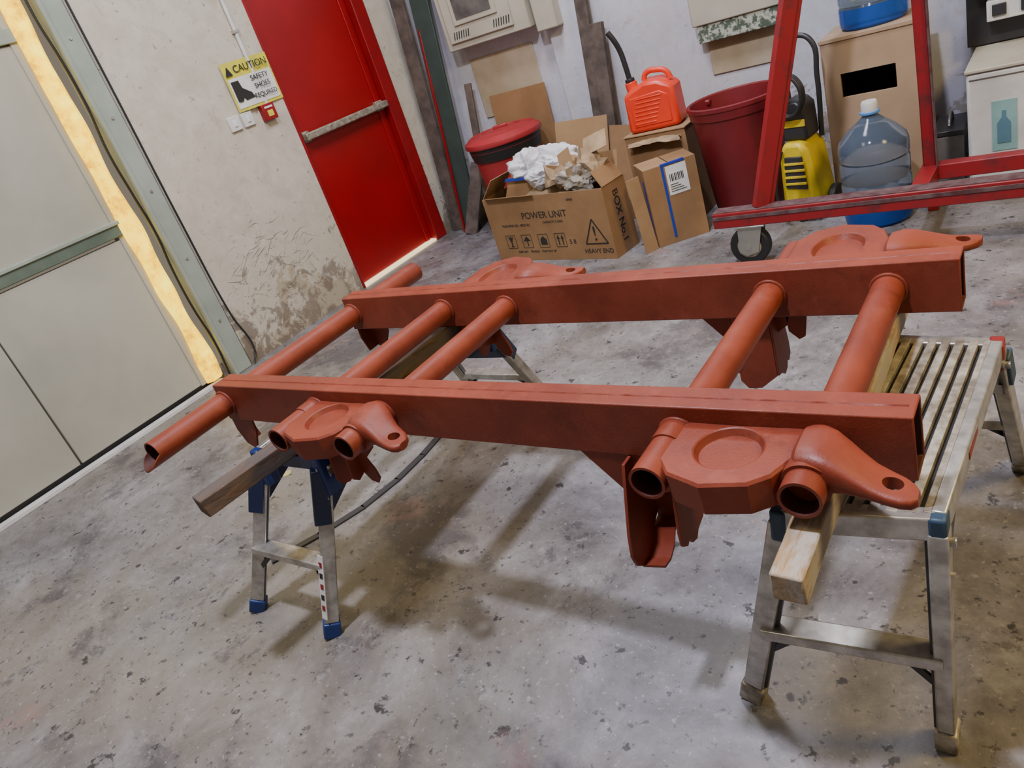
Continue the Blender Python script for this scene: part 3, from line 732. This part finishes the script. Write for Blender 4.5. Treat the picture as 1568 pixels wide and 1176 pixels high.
ep=E('electrical_cabinet')
bx('body',-3.13,-2.52,3.97,4.1,1.10,1.75,greybox,ep,.006)
bx('door',-3.09,-2.62,3.955,3.97,1.14,1.71,greybox,ep,.004)
bx('window_frame',-3.02,-2.70,3.945,3.957,1.23,1.60,greybox,ep,.004); bx('window',-2.99,-2.73,3.942,3.947,1.26,1.57,dgrey,ep,0)
for k in range(7):
    a=-3.05+k*.018
    bar('vent_%d'%k,(a,3.953,1.16),(a+.012,3.953,1.20),.003,.005,ink,ep,0); bar('vent_r%d'%k,(a+.30,3.953,1.16),(a+.312,3.953,1.20),.003,.005,ink,ep,0)
ep2=E('junction_box')
bx('body',-2.50,-2.36,3.99,4.1,1.06,1.7,greybox,ep2,.008)
gb=E('meter_box')
bx('body',-1.62,-1.17,4.02,4.1,.86,1.4,greybox,gb,.006); bx('speckled_base',-1.60,-1.18,4.03,4.1,.775,.86,speck,gb,.003)
bx('screw',-1.585,-1.575,4.015,4.02,1.0,1.01,ink,gb,0)
bx('trim_2',-2.47,-2.25,4.06,4.1,0,3.2,wallB,None,.003)
patch=M('ochre_plaster',(.47,.40,.30),.85,0,(.34,.27,.17),3,.2)
bx('trim_3',-3.10,-2.62,4.092,4.1,.66,1.02,patch,None,.004)
bx('trim_4',-1.58,-1.2,4.092,4.1,.60,.775,patch,None,.004)
pk=E('leaning_planks')
bar('plank_1',(-3.50,3.93,0),(-3.43,4.05,1.9),.10,.03,plank,pk,.003,up=(0,-1,.05))
bar('plank_2',(-3.36,3.90,0),(-3.24,4.05,1.9),.14,.02,greenpl,pk,.003,up=(0,-1,.05))
bar('plank_3',(-3.40,3.86,0),(-3.33,4.0,1.3),.014,.014,redframe,pk,.002,up=(0,-1,.05))
bar('plank_4',(-3.30,3.80,0),(-3.20,3.98,.42),.10,.02,plank,pk,.003,up=(0,-1,.05))
bar('plank_5',(-3.15,3.86,0),(-3.12,4.03,.9),.05,.02,plank,pk,.003,up=(0,-1,.05))
pk2=E('leaning_boards')
bar('board_1',(-2.27,3.95,0),(-2.19,4.06,1.5),.07,.03,plank,pk2,.003,up=(0,-1,.05))
bar('board_2',(-2.20,3.92,0),(-2.15,4.03,1.02),.08,.04,plank,pk2,.003,up=(0,-1,.05))
bar('board_3',(-2.10,3.93,.0),(-2.02,4.06,.62),.05,.03,plank,pk2,.003,up=(0,-1,.05))
cs=E('cardboard_sheets')
bar('sheet_1',(-2.80,4.02,.0),(-2.80,4.06,.79),.42,.008,card,cs,.001,up=(0,-1,.05))
bar('sheet_2',(-2.30,3.66,.0),(-2.27,3.82,.58),.34,.008,cardin,cs,.001,up=(0,-1,.2))
bar('sheet_3',(-2.12,3.68,.0),(-2.06,3.84,.50),.24,.008,card,cs,.001,up=(.3,-1,.2))
tube('floor_disc',(-2.36,1.27,0),(-2.36,1.27,.003),.02,M('brass_disc',(.6,.55,.25),.4,.3),None,n=24)

# ---------------------------------------------------------------- lights
def area(name,loc,tgt,size,power,col,sy=None):
    l=bpy.data.lights.new(name,'AREA'); l.energy=power; l.color=col; l.size=size
    if sy: l.shape='RECTANGLE'; l.size_y=sy
    o=bpy.data.objects.new(name,l); COL.objects.link(o); o.location=loc
    o.rotation_euler=(Vector(tgt)-Vector(loc)).to_track_quat('-Z','Y').to_euler(); return o
area('ceiling_lamp_main',(-.80,.55,3.8),(-.85,.80,0),.18,165,(.79,.81,1.0))
area('ceiling_lamp_back',(-1.6,2.7,3.6),(-1.6,3.4,.2),.6,82,(.90,.91,1.0))
area('ceiling_lamp_warm',(1.8,1.7,2.8),(.2,1.4,0),.7,80,(1.0,.72,.26))
area('ceiling_lamp_gate',(-2.2,.6,3.6),(-3.3,1.8,.4),.8,38,(1.0,.93,.80))
w=bpy.data.worlds.new('World'); S.world=w; w.use_nodes=True
bg=w.node_tree.nodes['Background']; bg.inputs[0].default_value=(1.0,.86,.66,1); bg.inputs[1].default_value=.22

# ---------------------------------------------------------------- camera
cam=bpy.data.cameras.new('camera'); co=bpy.data.objects.new('camera',cam); COL.objects.link(co)
r0=Vector((.7983,.52219,-.30005)).normalized(); r2=Vector((-.60176,.67142,-.43252)).normalized()
r0=(r0-r2*r0.dot(r2)).normalized(); up=-(r2.cross(r0)).normalized()
if up.z<0: up=-up
mt=Matrix((r0,up,-r2)).transposed().to_4x4(); mt.translation=Vector((0,0,1.25)); co.matrix_world=mt
cam.sensor_width=36; cam.lens=36*1147.74/1568; cam.clip_start=.02
S.camera=co
